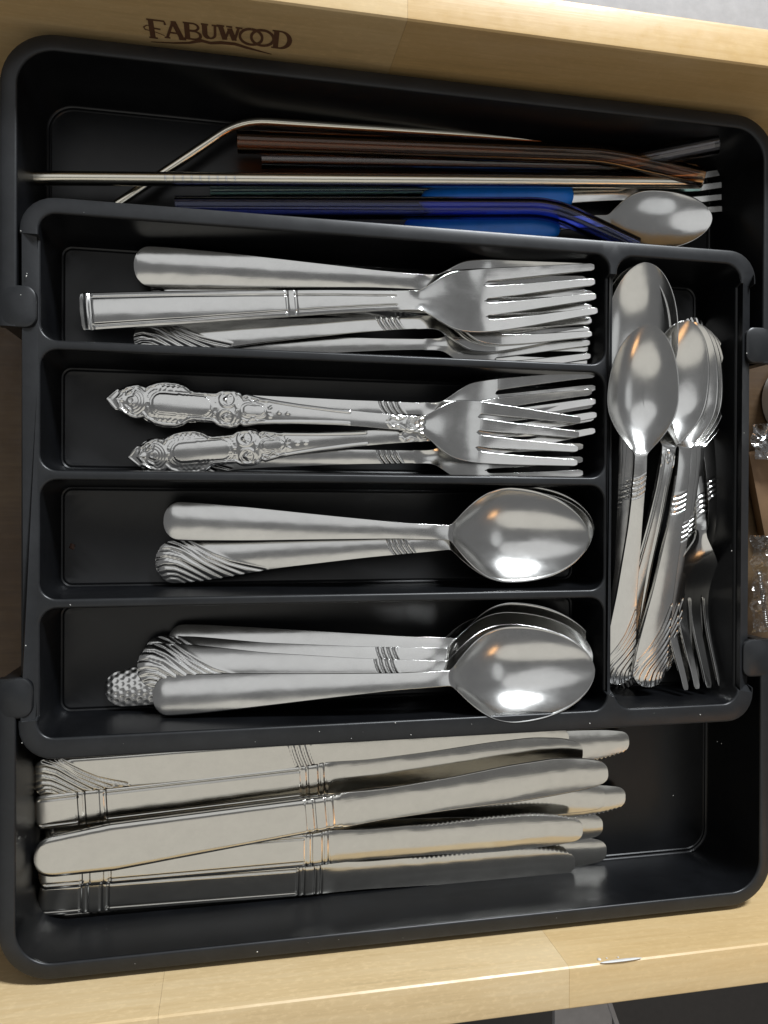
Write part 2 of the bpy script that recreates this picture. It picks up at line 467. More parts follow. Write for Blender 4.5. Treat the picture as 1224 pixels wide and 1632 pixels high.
for L_, xx, ww, hh in ((F, x0, .70, 1.16), (A, x0 + .62, .74, 1.08), (Bl, x0 + 1.32, .66, 1.02), (Ul, x0 + 1.98, .62, .84), (Wl, x0 + 2.58, .84, .84), (Ol, x0 + 3.30, .98, 1.04), (Ol, x0 + 3.72, .98, 1.04), (Dl, x0 + 4.56, .72, 1.12)):
    letter(L_, xx, ww, hh, zt_(xx) - hh)
wave = [(-3.0, -.34), (-2.2, -.25), (-1.6, -.12), (-1.15, .12), (-.8, .03), (-.4, .14), (.1, .16), (.6, .0), (1.1, -.13), (1.5, -.22)]
ribbon(bm, [(x, z + .03) for x, z in wave], [.05, .08, .12, .20, .16, .20, .18, .14, .08, .04], 17.5935, lambda q, y: (q[0], y, q[1]))
for f in bm.faces: f.normal_update()
dr('lettering', bm, M['ink'], top_board, None)
# white paint marks on the near board
bm = bmesh.new()
def dab(px, py, px2, py2, r, z=2.30, Y=-17.60):
    def onY(px, py):
        d = RC @ np.array([(px - 612) / FPX, -(py - 816) / FPX, -1.0]); t = Y / d[1]
        return np.array([0, 0, CAMD]) + d * t
    a, b = onY(px, py), onY(px2, py2)
    c = (a + b) / 2; ln = max(r, np.linalg.norm(b - a) / 2)
    bmesh.ops.create_icosphere(bm, subdivisions=3, radius=1, matrix=Matrix.Translation(c) @ Matrix.Diagonal((ln, r * .5, r, 1)))
dab(956, 1534, 1024, 1527, .075); dab(953, 1529, 957, 1529, .08); dab(966, 1527, 968, 1527, .035); dab(984, 1526, 986, 1525, .04)
dr('paint_mark', bm, M['white'], bottom_board, 60)

# ------------------------------------------------------------------ what shows beyond the drawer
bm = bmesh.new(); add_box(bm, (-60, -140, -62), (140, 140, -60)); tag(bm_obj('floor', bm, M['dark'], None, 30), 'dark floor below the drawer', None, None, 'structure')
wt = empty('worktop', (30, 40, -6)); tag(wt, 'pale grey surface beyond the far side board of the drawer', None, None, 'structure')
bm = bmesh.new(); add_box(bm, (-25, -17, -1.5), (40, 40, 0), .3); bm_obj('worktop_slab', bm, M['grey'], wt)
wt.location = (0.25, 0.38, -0.10)
br = empty('metal_bracket', unp(930, 1640, -14)); tag(br, 'pale grey bracket with a round hole below the near board at the bottom edge', 'bracket')
bm = bmesh.new()
pts = rrect(-1.9, 1.9, -3.2, 1.7, .15, 8, 3)
a = add_loops(bm, [[(x, y, 0) for x, y in pts], [(x, y, -.35) for x, y in pts]])
hole = [(-.15 + .62 * math.cos(k * math.tau / 20), -.75 + .62 * math.sin(k * math.tau / 20)) for k in range(20)]
h = add_loops(bm, [[(x, y, 0) for x, y in hole], [(x, y, -.35) for x, y in hole]])
for lv in (0, 1):
    es = [bm.edges.get((a[lv][k], a[lv][(k + 1) % len(a[lv])])) for k in range(len(a[lv]))] + [bm.edges.get((h[lv][k], h[lv][(k + 1) % 20])) for k in range(20)]
    bmesh.ops.triangle_fill(bm, use_beauty=True, edges=es)
bm_obj('plate', bm, M['grey'], br)
bm = bmesh.new(); add_box(bm, (1.95, -3.2, -.9), (2.25, 1.7, .1), .06); ob = bm_obj('flange', bm, M['grey'], br); ob.rotation_euler.z = 0.35
#UTENSILS
# ------------------------------------------------------------------ cutlery
def sint(s, xs, ys, w):
    """piecewise-linear table, smoothed over a window of +-w"""
    o = np.linspace(-1, 1, 13); wt = 1 - np.abs(o) + .05; wt /= wt.sum()
    return sum(k * np.interp(s + d * w, xs, ys) for k, d in zip(wt, o))
def smax(a, b, k): return 0.5 * (a + b + np.sqrt((a - b) ** 2 + k * k))
def seg_dist(X, Y, pts):
    D = np.full(X.shape, 1e9)
    for (ax, ay), (bx, by) in zip(pts, pts[1:]):
        dx, dy = bx - ax, by - ay; L2 = dx * dx + dy * dy + 1e-12
        t = np.clip(((X - ax) * dx + (Y - ay) * dy) / L2, 0, 1)
        D = np.minimum(D, np.hypot(X - ax - t * dx, Y - ay - t * dy))
    return D

SWIRL = [[(330, 410), (420, 465), (520, 520), (640, 575), (760, 605), (900, 635)],
         [(250, 395), (380, 470), (480, 540), (600, 595), (760, 660)],
         [(180, 415), (280, 445), (360, 490), (470, 570), (600, 635), (680, 675)],
         [(95, 480), (200, 475), (290, 505), (380, 565), (480, 625), (590, 690)],
         [(80, 550), (170, 535), (270, 560), (370, 620), (500, 700)],
         [(80, 630), (150, 600), (230, 605), (310, 640), (440, 710)],
         [(100, 680), (170, 650), (240, 655), (330, 700), (390, 725)],
         [(130, 705), (190, 682), (250, 690), (320, 735)]]
SWIRL = [[((x - 85) / 186, (580 - .07 * (x - 85) - y) / 186) for x, y in l] for l in SWIRL]

def relief_swirl(S, Y, hw, L, k, band, deep=1.0):
    """swirling grooves at the handle end; 'band' = four slanting grooves near the neck"""
    Z = np.zeros_like(S)
    m = S < 5.2 * k
    if m.any():
        for l in SWIRL:
            pts = [(a * k, b * k) for a, b in l]
            d = seg_dist(S[m], Y[m], pts)
            z = Z[m]
            z -= .040 * deep * np.exp(-(d / (.044 * k)) ** 2)
            z += .014 * deep * np.exp(-((d - .10 * k) / (.05 * k)) ** 2)
            Z[m] = z
    if band:
        s0, dirn = band
        H = np.abs(Y).max(axis=1, keepdims=True)
        for q in range(4):
            c = s0 + q * .23 + dirn * .26 * (-Y) / (H + .01) + .06 * (Y / (H + .01)) ** 2
            Z -= .040 * np.exp(-((S - c) / .038) ** 2)
            Z += .014 * np.exp(-((S - c - .115) / .06) ** 2)
    return Z

def relief_lined(S, Y, hw, L, marks):
    """two long lines parallel to the edges and pairs of cross lines"""
    Z = np.zeros_like(S)
    H = np.abs(Y).max(axis=1, keepdims=True)
    lo, hi = marks['span']
    g = (S > lo) & (S < hi)
    d = np.abs(np.abs(Y) - (H - marks.get('edge', .19)))
    Z -= np.where(g, .05 * np.exp(-(d / .026) ** 2), 0)
    for a, b in marks.get('gap', []):
        Z[((S > a) & (S < b)) & (d < .12)] = 0
    for c in marks['cross']:
        Z -= .06 * np.exp(-((S - c) / .028) ** 2)
    for c, w in marks.get('ridge', []):
        Z += .05 * np.exp(-((S - c) / w) ** 2)
    return Z

def ornate_hw(s):
    xs = [0, .10, .22, .40, .52, .62, .80, 1.0, 1.22, 1.38, 1.50, 1.62, 1.9, 2.3, 2.75, 3.05, 3.22, 3.45, 3.9, 4.25, 4.38, 4.55, 4.9, 5.15, 5.28, 5.40, 5.6, 5.9, 6.6, 7.6, 9.0, 10.2, 12.5]
    ys = [.03, .10, .26, .42, .42, .46, .58, .66, .70, .66, .60, .70, .86, .93, .91, .80, .66, .61, .62, .60, .70, .76, .77, .70, .58, .66, .62, .56, .48, .40, .33, .30, .30]
    return sint(s, xs, ys, .07)

def relief_ornate(S, Y, hw, L):
    Z = np.zeros_like(S)
    H = np.abs(Y).max(axis=1, keepdims=True)
    def ridge(pts, h=.05, w=.035):
        nonlocal Z
        xs = [p[0] for p in pts]; ysv = [p[1] for p in pts]
        m = (S > min(xs) - .2) & (S < max(xs) + .2) & (Y > min(ysv) - .2) & (Y < max(ysv) + .2)
        if m.any():
            z = Z[m]; d = seg_dist(S[m], Y[m], pts); z += h * np.exp(-(d / w) ** 2); Z[m] = z
    def both(pts, h=.05, w=.035):
        ridge(pts, h, w); ridge([(a, -b) for a, b in pts], h, w)
    def circ(cx, cy, rx, ry, a0=0, a1=360, n=16): return [(cx + rx * math.cos(math.radians(a0 + (a1 - a0) * k / n)), cy + ry * math.sin(math.radians(a0 + (a1 - a0) * k / n))) for k in range(n + 1)]
    def dot(x, y, r=.05, h=.05): 
        nonlocal Z
        Z += h * np.exp(-(np.hypot(S - x, Y - y) / r) ** 2)
    # raised border following the outline
    g = (S > .5) & (S < 9.6)
    Z += np.where(g, .06 * np.exp(-((np.abs(Y) - (H - .075)) / .05) ** 2), 0)
    # lowered ground
    Z -= np.where((S > .55) & (S < 6.3) & (np.abs(Y) < H - .15), .03, 0)
    # pointed tip with three leaves
    both([(.05, 0), (.42, .38)], .04, .04); both([(.48, .02), (.62, .40)], .05, .04); dot(.62, 0, .07, .08)
    both([(.40, .02), (.60, .22), (.75, .50)], .05, .035)
    # crown of nested arcs
    for r_ in (.16, .27, .38, .49): ridge(circ(1.02, 0, r_ * 1.0, r_ * 1.05, -75, 75), .06, .035)
    ridge(circ(.98, 0, .11, .11), .07, .035); dot(.98, 0, .05, .05)
    both(circ(.86, .42, .12, .11, 40, 330), .06, .035)
    for k in range(7): both([(.78 + .05 * k, .22 + .045 * k), (.80 + .05 * k, .25 + .045 * k)], .05, .025)
    both([(1.3, .56), (1.48, .42), (1.60, .55), (1.52, .66)], .06, .035)
    # smooth oval panel with a beaded edge
    def stad(cx, a, b, n=12):
        p = circ(cx + a - b, 0, b, b, -90, 90, n) + circ(cx - a + b, 0, b, b, 90, 270, n); return p + [p[0]]
    ins = (np.clip(np.abs(S - 2.95) - (1.15 - .40), 0, None) ** 2 + Y ** 2) < .40 ** 2
    Z = np.where(ins, np.maximum(Z, 0) + .045, Z)
    ridge(stad(2.95, 1.22, .47), .035, .03)
    for k in range(34):
        a = k / 34 * 2 * math.pi
        x = 2.95 + 1.32 * math.copysign(abs(math.cos(a)) ** .55, math.cos(a)); y = .57 * math.copysign(abs(math.sin(a)) ** .55, math.sin(a))
        if abs(y) < .52 or 1: dot(x, y, .032, .045)
    # leaf scrolls above and below the panel
    both([(1.75, .66), (2.1, .79), (2.6, .80), (3.0, .72), (3.12, .62)], .06, .04)
    for k in range(6): both([(1.85 + .2 * k, .70), (1.95 + .2 * k, .62), (2.04 + .2 * k, .70)], .05, .028)
    both([(3.2, .54), (3.32, .50), (3.9, .50), (4.18, .52)], .06, .04)
    # twin shells
    for sg in (1, -1):
        ridge(circ(4.72, .36 * sg, .30, .29), .07, .04)
        for a in (-50, -25, 0, 25, 50):
            ridge([(4.60, .36 * sg), (4.60 + .28 * math.cos(math.radians(a)), .36 * sg + .25 * math.sin(math.radians(a)))], .05, .026)
    both([(5.06, .62), (5.14, .40), (5.05, .16), (5.12, .04)], .06, .035)
    # second, smaller panel
    both([(5.3, .55), (5.36, .38), (5.55, .46), (5.75, .30), (6.0, .42), (6.2, .40)], .06, .035)
    ins = (np.clip(np.abs(S - 5.78) - .22, 0, None) ** 2 + Y ** 2) < .20 ** 2
    Z = np.where(ins, .04, Z); ridge(stad(5.78, .50, .25), .045, .03)
    both([(6.38, .12), (6.45, .2)], .06, .05); dot(6.38, 0, .06, .06); dot(6.78, .0, .06, .07); dot(7.12, 0, .06, .07)
    # rose and leaves just before the head
    e = L
    for r_ in (.10, .19, .28): ridge(circ(e, 0, r_, r_ * .95, 30, 340), .07, .04)
    dot(e, 0, .05, .06)
    both(circ(e + .38, .12, .14, .10), .06, .035); both(circ(e + .40, .32, .14, .09), .06, .035)
    both([(e - .3, .25), (e - .6, .12), (e - .85, .22), (e - 1.0, .08)], .06, .04)
    both([(e - .45, .24), (e - .62, .29), (e - .8, .18)], .05, .03)
    return Z * .42

def relief_hammered(S, Y, hw, L):
    Z = np.zeros_like(S); p = .27
    for i in range(-1, 22):
        for j in range(-5, 6):
            x = i * p * .866; y = (j + .5 * (i % 2)) * p
            Z -= .05 * np.exp(-(np.hypot(S - x, Y - y) / .085) ** 2)
    return Z * .5 * (S < 4.6)

def relief_shell(S, Y, hw, L):
    """fine rim lines ending in a small shell at the neck"""
    H = np.abs(Y).max(axis=1, keepdims=True)
    Z = np.where(S < L - .15, .05 * np.exp(-((np.abs(Y) - (H - .12)) / .045) ** 2), 0)
    def ridge(pts, h=.05, w=.035):
        nonlocal Z
        Z = Z + h * np.exp(-(seg_dist(S, Y, pts) / w) ** 2)
    for sg in (1, -1):
        ridge([(L - .55, .30 * sg), (L - .2, .38 * sg), (L - .02, .22 * sg), (L + .06, 0)])
        ridge([(L - .15, .22 * sg), (L - .05, .1 * sg), (L - .18, .04 * sg), (L - .28, .13 * sg)], .05, .03)
    ridge([(L - .33, -.06), (L - .40, 0), (L - .33, .06)], .05, .03)
    return Z

HAND = {  # half-widths of the handles (fraction of handle length, cm) and length of the rounded end
    'plain':  ([0, .10, .30, .55, .80, 1.0], [.79, .80, .70, .51, .34, .29], .62),
    'swirl':  ([0, .08, .18, .40, .70, 1.0], [.86, .90, .84, .56, .37, .29], .72),
    'lined':  ([0, .30, .60, .90, 1.0], [.74, .66, .53, .40, .37], .10),
    'hammered': ([0, .12, .25, .5, 1.0], [.74, .80, .78, .45, .29], .8),
    'shell':  ([0, .08, .2, .5, .85, .96, 1.0], [.80, .86, .78, .50, .36, .42, .40], .7),
    'thin':   ([0, .1, .4, .8, 1.0], [.44, .46, .40, .28, .24], .4),
}
def srow(*spans):
    out = []
    for a, b, d in spans: out.append(np.arange(a, b, d))
    out.append([spans[-1][1]]); return np.unique(np.round(np.concatenate(out), 5))

def assemble(root, P, B, mask, part, tree, mats):
    """top grid P, underside grid B, face mask and part ids -> child meshes that share seamless normals.
    tree: {id: (name, parent_id or None)}"""
    Nn, Mm, _ = P.shape
    V = np.concatenate([P.reshape(-1, 3), B.reshape(-1, 3)]); off = Nn * Mm
    I, J = np.nonzero(mask)
    a = I * Mm + J; b = a + Mm; c = b + 1; d = a + 1
    top = np.stack([a, b, c, d], 1); bot = np.stack([d, c, b, a], 1) + off
    pid = part[I, J]
    e0 = np.concatenate([a, b, c, d]); e1 = np.concatenate([b, c, d, a]); ep = np.tile(pid, 4)
    key = e0.astype(np.int64) * (off + 1) + e1; rev = e1.astype(np.int64) * (off + 1) + e0
    bd = ~np.isin(key, rev)
    w = np.stack([e1[bd], e0[bd], e0[bd] + off, e1[bd] + off], 1)
    F = np.concatenate([top, bot, w]); FP = np.concatenate([pid, pid, ep[bd]])
    fn = np.cross(V[F[:, 2]] - V[F[:, 0]], V[F[:, 3]] - V[F[:, 1]])
    NV = np.zeros_like(V)
    for k in range(4): np.add.at(NV, F[:, k], fn)
    ln = np.linalg.norm(NV, axis=1, keepdims=True); NV = np.where(ln > 1e-12, NV / np.maximum(ln, 1e-12), [0, 0, 1])
    objs = {}
    for pidx, (nm, par) in tree.items():
        f = F[FP == pidx]
        if not len(f): continue
        used, inv = np.unique(f, return_inverse=True)
        o = mesh_obj(nm, V[used], inv.reshape(f.shape), mats, objs[par] if par is not None else root, normals=NV[used])
        objs[pidx] = o
    return objs

def vcols(m):
    u = np.linspace(-1, 1, m); return .55 * u + .45 * np.sin(u * math.pi / 2)

def handle_cols(ht, dense): return {'ornate': 61, 'swirl': 37, 'hammered': 41, 'lined': 41, 'shell': 33}.get(ht, 21)

def cap(s, hw, r, p=2.1):
    t = np.clip(s / r, 0, 1); return np.maximum(hw * np.clip(1 - (1 - t) ** p, 0, 1) ** (1 / p if r > .2 else .25), .015)

def handle_width(ht, s, Lh):
    if ht == 'ornate': return ornate_hw(s)
    xs, ys, r = HAND[ht]
    return cap(s, sint(s / Lh, xs, ys, .06), r)

def relief(ht, S, Y, hw, Lh, opt):
    if ht == 'swirl': return relief_swirl(S, Y, hw, Lh, opt.get('k', 1.0), opt.get('band'), opt.get('deep', 1.0))
    if ht == 'lined' or 'marks' in opt: return relief_lined(S, Y, hw, Lh, opt['marks'])
    if ht == 'ornate': return relief_ornate(S, Y, hw, opt['rose'])
    if ht == 'hammered': return relief_hammered(S, Y, hw, Lh)
    if ht == 'shell': return relief_shell(S, Y, hw, Lh)
    return np.zeros_like(S)

def frame(A, Bp, roll):
    A = np.array(A, float); Bp = np.array(Bp, float)
    x = Bp - A; L = np.linalg.norm(x); x /= L
    up = np.array([0, 0, 1.0]); y = np.cross(up, x); y /= np.linalg.norm(y); z = np.cross(x, y)
    c, s_ = math.cos(math.radians(roll)), math.sin(math.radians(roll))
    y2 = y * c + z * s_; z2 = np.cross(x, y2)
    m = Matrix(((x[0], y2[0], z2[0], A[0] * CM), (x[1], y2[1], z2[1], A[1] * CM), (x[2], y2[2], z2[2], A[2] * CM), (0, 0, 0, 1)))
    return m, L

def row_grid(ht, Lh, L, head_step=.14, band=None):
    fine = {'ornate': .04, 'swirl': .06, 'hammered': .045, 'lined': .05, 'shell': .06}.get(ht, .12)
    end = np.array([0, .004, .015, .035, .06, .09, .12])
    xtra = np.arange(band[0] - .7, band[0] + 1.5, .03) if band else np.array([0.0])
    return np.unique(np.concatenate([xtra, end, np.arange(.15, Lh, fine), np.arange(Lh, L - .15, head_step), L - np.array([.15, .11, .075, .045, .02, .006, 0])]))

def spoon(name, label, a, za, b, zb, roll=0, ht='plain', Wb=1.95, bl=.345, depth=.85, arch=.75, mat='mirror', group=None, cat='spoon', wk=1.0, **opt):
    m, L = frame(unp(*a, za), unp(*b, zb), roll)
    root = empty(name, mat=m); tag(root, label, cat, group)
    Lb = L * bl; Lh = L - Lb
    s = row_grid(ht, Lh + .3, L, .10, opt.get('band')); v = vcols(handle_cols(ht, 1))
    hh = handle_width(ht, s, Lh) * wk * np.clip(1 - (s - Lh) / (.35 * Lb), 0, 1) ** .8
    t = np.clip((s - Lh) / Lb, 0, 1); c = .44
    e = np.where(t < c, (t - c) / c, (t - c) / (1 - c))
    hb = np.where(t < c, np.sin(math.pi / 2 * np.clip(t / c, 0, 1)) ** .68, np.clip(1 - np.abs(e) ** 2.15, 0, 1) ** .54) * Wb * (s > Lh)
    kk = .42 * np.clip((L - s) / (.8 * Lb), 0, 1) ** 2 + .03 * np.clip((L - s) / .5, 0, 1)
    hw = np.where(s < Lh - 1.6, hh, np.where(s < L - .45 * Lb, smax(hh, hb, kk) - (kk - .0) * .25 * np.clip((Lh - s) / 1.6 + 1, 0, 1), smax(hh, hb, .03 * np.clip((L - s) / .5, 0, 1))))
    hw = sint(s, s, hw, .12) * (s < L - .5) + hw * (s >= L - .5)
    hw = np.where(s < 1.2, hh, hw)
    hw = np.maximum(hw, .012)
    hw[0] = .012
    zc = sint(s, [0, .12 * Lh, .35 * Lh, .7 * Lh, .93 * Lh, Lh + .10 * Lb, Lh + .35 * Lb, Lh + .7 * Lb, L], [0, .12, .38 * arch, .92 * arch, arch, .55 * arch, .12, -.02, 0], .9)
    zc -= zc[0]; zc -= zc[-1] * (s / L)
    S, Vv = np.meshgrid(s, v, indexing='ij'); Y = Vv * hw[:, None]
    D = depth * np.clip(1 - np.abs(e) ** 2.2, 0, 1) * (s > Lh)
    hf = np.clip((Lh + .3 - s) / 1.0, 0, 1)
    base = zc[:, None] - D[:, None] * (1 - np.abs(Vv) ** 2.3) - (.14 * hf)[:, None] * (Y / .8) ** 2 - (.08 * np.clip(1 - s / .45, 0, 1) ** 2)[:, None]
    rl = relief(ht, S, Y, hw, Lh - .25, opt) * np.clip((Lh + .4 - S) / .3, 0, 1)
    P = np.stack([S, Y, base + rl], -1)
    B = np.stack([S, Y * .985, base - (.10 + .08 * hf)[:, None]], -1)
    part = np.where((s[:-1] < Lh + .15 * Lb)[:, None], 0, 1) * np.ones((len(s) - 1, len(v) - 1), int)
    assemble(root, P, B, np.ones_like(part, bool), part, {0: ('handle', None), 1: ('bowl', None)}, M[mat])
    return root

def fork(name, label, a, za, b, zb, roll=0, ht='plain', Wh=1.28, head=.36, root_f=.225, arch=.65, mat='satin', group=None, cat='fork', tip_w=.80, wk=1.0, bow=.12, dip=1.0, **opt):
    m, L = frame(unp(*a, za), unp(*b, zb), roll)
    rt = empty(name, mat=m); tag(rt, label, cat, group)
    Lh = L * (1 - head); Sr = L * (1 - root_f)
    s = row_grid(ht, Lh + .3, L, .12, opt.get('band'))
    s = np.unique(np.concatenate([s, Sr + np.array([0, .015, .04, .08, .13, .2])]))
    per, gap = (11, 2) if ht not in ('plain', 'thin') else (8, 2)
    hh = handle_width(ht, s, Lh) * wk * np.clip(1 - (s - Lh) / 1.6, 0, 1)
    f = (s - Lh) / (L - Lh)
    hd = sint(f, [-.05, .0, .10, .2, .32, .42, .6, 1.0], [0, .16, .55, .92, 1.0, 1.0, .95, tip_w], .085) * Wh
    hw = np.where(s < Lh - .8, hh, smax(hh, hd, .14))
    # column layout: four tines and three slots
    tu = np.linspace(0, 1, per); tu = .5 + .5 * (.5 * (2 * tu - 1) + .5 * np.sin((2 * tu - 1) * math.pi / 2))
    q = np.clip((s - Sr) / (L - Sr), 0, 1)
    slotw = .30 * np.sqrt(np.clip((s - Sr) / .14, 0, 1)) * (1 + 2.4 * q) * (s >= Sr)          # slot width / average tine pitch
    cols, kind = [], []
    pitch = 2 * hw / (4 + 3 * slotw)          # tine width
    end = np.clip((L - s) / .14, 0, 1); tk = .45 + .55 * np.sqrt(end)                    # rounded tine ends
    for k in range(4):
        x0 = -hw + k * pitch * (1 + slotw)
        for u in tu:
            x = x0 + pitch * u
            x = np.where(s > Sr, x0 + pitch * (.5 + (u - .5) * np.where(s > L - .14, tk, 1)), x)
            cols.append(x); kind.append(k)
    Y = np.stack(cols, 1)
    # below the slots spread the columns evenly so that relief stays clean
    ev = np.linspace(-1, 1, Y.shape[1])[None, :] * hw[:, None]
    bl_ = np.clip((Sr - s) / 1.0, 0, 1)[:, None]; bl_ = bl_ * bl_ * (3 - 2 * bl_)
    Y = ev * bl_ + Y * (1 - bl_)
    zc = sint(s, [0, .12 * Lh, .4 * Lh, .75 * Lh, .95 * Lh, Lh + .16 * (L - Lh), Lh + .36 * (L - Lh), Lh + .6 * (L - Lh), L], [0, .12, .5 * arch, arch, .95 * arch, .35 * arch, -.28 * dip, -.30 * dip, 0], 1.15)
    zc -= zc[0]; zc -= zc[-1] * (s / L)
    S = np.repeat(s[:, None], Y.shape[1], 1)
    Vv = Y / np.maximum(hw[:, None], 1e-6)
    hf = np.clip((Lh + .2 - s) / 1.0, 0, 1)
    base = zc[:, None] - (.13 * hf)[:, None] * (Y / .8) ** 2 - (.03 * np.clip(1 - s / .4, 0, 1) ** 2)[:, None] + ((1 - hf) * .07)[:, None] * Vv ** 2
    rl = relief(ht, S, Y, hw, Lh, opt) * np.clip((Lh + .7 - S) / .3, 0, 1)
    Y = Y - bow * sint(s / L, [0, .3, .66, .74, 1], [0, .35, 1, .98, 0], .08)[:, None]
    P = np.stack([S, Y, base + rl], -1); B = np.stack([S, Y, base - .12], -1)
    nj = Y.shape[1] - 1
    mask = np.ones((len(s) - 1, nj), bool); part = np.zeros((len(s) - 1, nj), int)
    part[s[:-1] >= Lh] = 1
    rows = s[:-1] >= Sr - 1e-9
    for j in range(nj):
        if kind[j] != kind[j + 1]: mask[rows, j] = False
        else: part[rows, j] = 2 + kind[j]
    tree = {0: ('handle', None), 1: ('head', None)}
    for k in range(4): tree[2 + k] = ('tine', 1)
    assemble(rt, P, B, mask, part, tree, M[mat])
    return rt

def knife(name, label, a, za, b, zb, roll=0, ht='lined', flip=1, hwid=.72, blade=.50, belly=.98, mat='knife', group=None, serr=0, bulge=0, wav=0, **opt):
    m, L = frame(unp(*a, za), unp(*b, zb), roll)
    root = empty(name, mat=m); tag(root, label, 'knife', group)
    Lh = L * (1 - blade)
    s = np.unique(np.concatenate([[0, .004, .015, .035, .06, .09, .12], np.arange(.15, Lh + .6, .05), np.arange(Lh + .6, L - .2, .03 if serr else .07), L - np.array([.2, .16, .12, .09, .065, .04, .022, .01, .003, 0])]))
    f = s / L; g = (s - Lh) / (L - Lh)
    r = {'lined': .38, 'swirl': .40, 'plain': .85}[ht]
    hx = hwid * (1 + bulge * np.interp(f, [0, .12, .35, .5], [0, .28, .05, -.10]))
    hbase = cap(s, hx, r, 3.0)
    hi = np.where(g < 0, hbase, hwid * sint(g, [0, .15, .4, .62, .8, .92, 1], [1, .84, .90, 1.06, 1.06, .80, .36], .06) + wav * np.sin(np.clip(g, 0, 1) * math.pi) * .3)
    lo = np.where(g < 0, -hbase, -hwid * sint(g, [0, .15, .4, .62, .8, .92, 1], [1, .92, belly * 1.02, belly * 1.20, belly * 1.18, belly * 1.08, belly * .85], .06) + wav * np.sin(np.clip(g, 0, 1) * math.pi) * .3)
    tip = np.clip(1 - (1 - np.clip((L - s) / .50, 0, 1)) ** 2.8, 0, 1) ** (1 / 2.8)
    mid = (hi + lo) / 2; hi = mid + (hi - mid) * tip; lo = mid + (lo - mid) * tip
    if flip < 0: hi, lo = -lo, -hi
    v = vcols(41 if ht != 'plain' else 25)
    hi = np.maximum(hi, lo + .02)
    S = np.repeat(s[:, None], len(v), 1); Y = (hi + lo)[:, None] / 2 + (hi - lo)[:, None] / 2 * v[None, :]
    if serr:
        tooth = np.abs(((s / .21) % 1) - .5) * 2
        w = np.interp(g, [.3, .42, .95, 1], [0, 1, 1, 0]) * .11
        sd = 1 if serr * flip > 0 else -1
        Y = Y - sd * (tooth * w)[:, None] * (np.clip((sd * v - .80) / .20, 0, 1) ** 2)[None, :]
    hw = (hi - lo) / 2
    hf = np.clip((Lh + .5 - s) / 1.2, 0, 1); hf = hf * hf * (3 - 2 * hf)
    base = -(.09 * hf)[:, None] * np.abs(v[None, :]) ** 8 - (.085 * (1 - hf) * np.minimum(hw / .75, 1.2) ** 2)[:, None] * v[None, :] ** 2 - ((.0 if ht == 'plain' else .9) * np.clip(.30 - s, 0, 1) ** 2)[:, None]
    base = base - .07 * (1 - hf)[:, None]
    rl = np.zeros_like(S)
    hs = s < Lh + .45
    rl[hs] = relief(ht, S[hs], Y[hs], hw[hs], Lh, opt)
    P = np.stack([S, Y, base + rl], -1)
    B = np.stack([S, Y, base - (.06 + .13 * hf)[:, None]], -1)
    part = np.where((s[:-1] < Lh + .42)[:, None], 0, 1) * np.ones((len(s) - 1, len(v) - 1), int)
    assemble(root, P, B, np.ones_like(part, bool), part, {0: ('handle', None), 1: ('blade', None)}, M[mat])
    return root

# ---- far compartment of the middle tray: six forks
G1 = 'forks in the far compartment'
BAND = lambda s0: (s0, .55)
fork('fork', 'swirl handled fork lying lowest in the far compartment, its end showing under a plain handle', (240, 452), -2.8, (938, 545), -1.55, 0, 'swirl', bow=0.26, group=G1, k=.8, wk=.8, band=BAND(10.2))
fork('fork', 'plain satin fork nearest the divider in the far compartment', (240, 556), -2.7, (940, 535), -1.4, 4, 'plain', bow=0.26, group=G1, wk=.72, Wh=1.25)
fork('fork', 'swirl handled fork with four neck grooves between the lined fork and the divider', (213, 540), -2.2, (935, 494), -1.1, -3, 'swirl', bow=0.26, group=G1, k=.86, wk=.86, band=BAND(9.9), mat='steel')
fork('fork', 'plain fork hidden under the lined fork, only its tine ends and head edge showing', (260, 470), -2.2, (943, 500), -0.95, 0, 'plain', bow=0.26, group=G1, wk=.7, Wh=1.25)
fork('fork', 'plain wide handled fork lying against the far wall of its compartment', (213, 423), -2.0, (932, 454), -1.0, 10, 'plain', bow=0.26, group=G1, wk=1.02, Wh=1.12)
fork('fork', 'square ended fork with fine engraved border lines lying on top of the other forks', (127, 496), -1.6, (949, 460), -0.45, 0, 'lined', bow=0.28, group=G1, head=.375, Wh=1.33, arch=.55,
     marks=dict(span=(.5, 12.4), edge=.2, cross=[.42, 8.0, 8.36], ridge=[(.28, .07)], gap=[(8.03, 8.33)]))
# ---- second compartment: ornate forks
G2 = 'forks in the second compartment'
fork('fork', 'swirl handled fork beneath the nearer ornate handle, its head along the divider', (218, 728), -2.8, (929, 722), -1.45, 5, 'swirl', bow=0.1, group=G2, k=.86, wk=.86, band=BAND(9.9), Wh=1.25)
fork('fork', 'swirl handled fork beneath the farther ornate handle, its tines slanting up to the far right', (220, 648), -2.7, (949, 628), -0.75, 0, 'swirl', bow=0.55, group=G2, k=.86, wk=.8, band=BAND(9.9), Wh=1.25)
fork('fork', 'ornate fork with scrolled pointed handle lying nearer the spoons', (203, 729), -2.2, (945, 655), -0.85, 2, 'ornate', bow=0.3, group=G2, mat='satin', Wh=1.2, rose=12.0)
fork('fork', 'ornate fork with scrolled pointed handle lying on top, a rose at its neck', (168, 635), -1.8, (922, 704), -0.6, 0, 'ornate', bow=-0.05, group=G2, mat='satin', Wh=1.3, rose=12.15, head=.36)
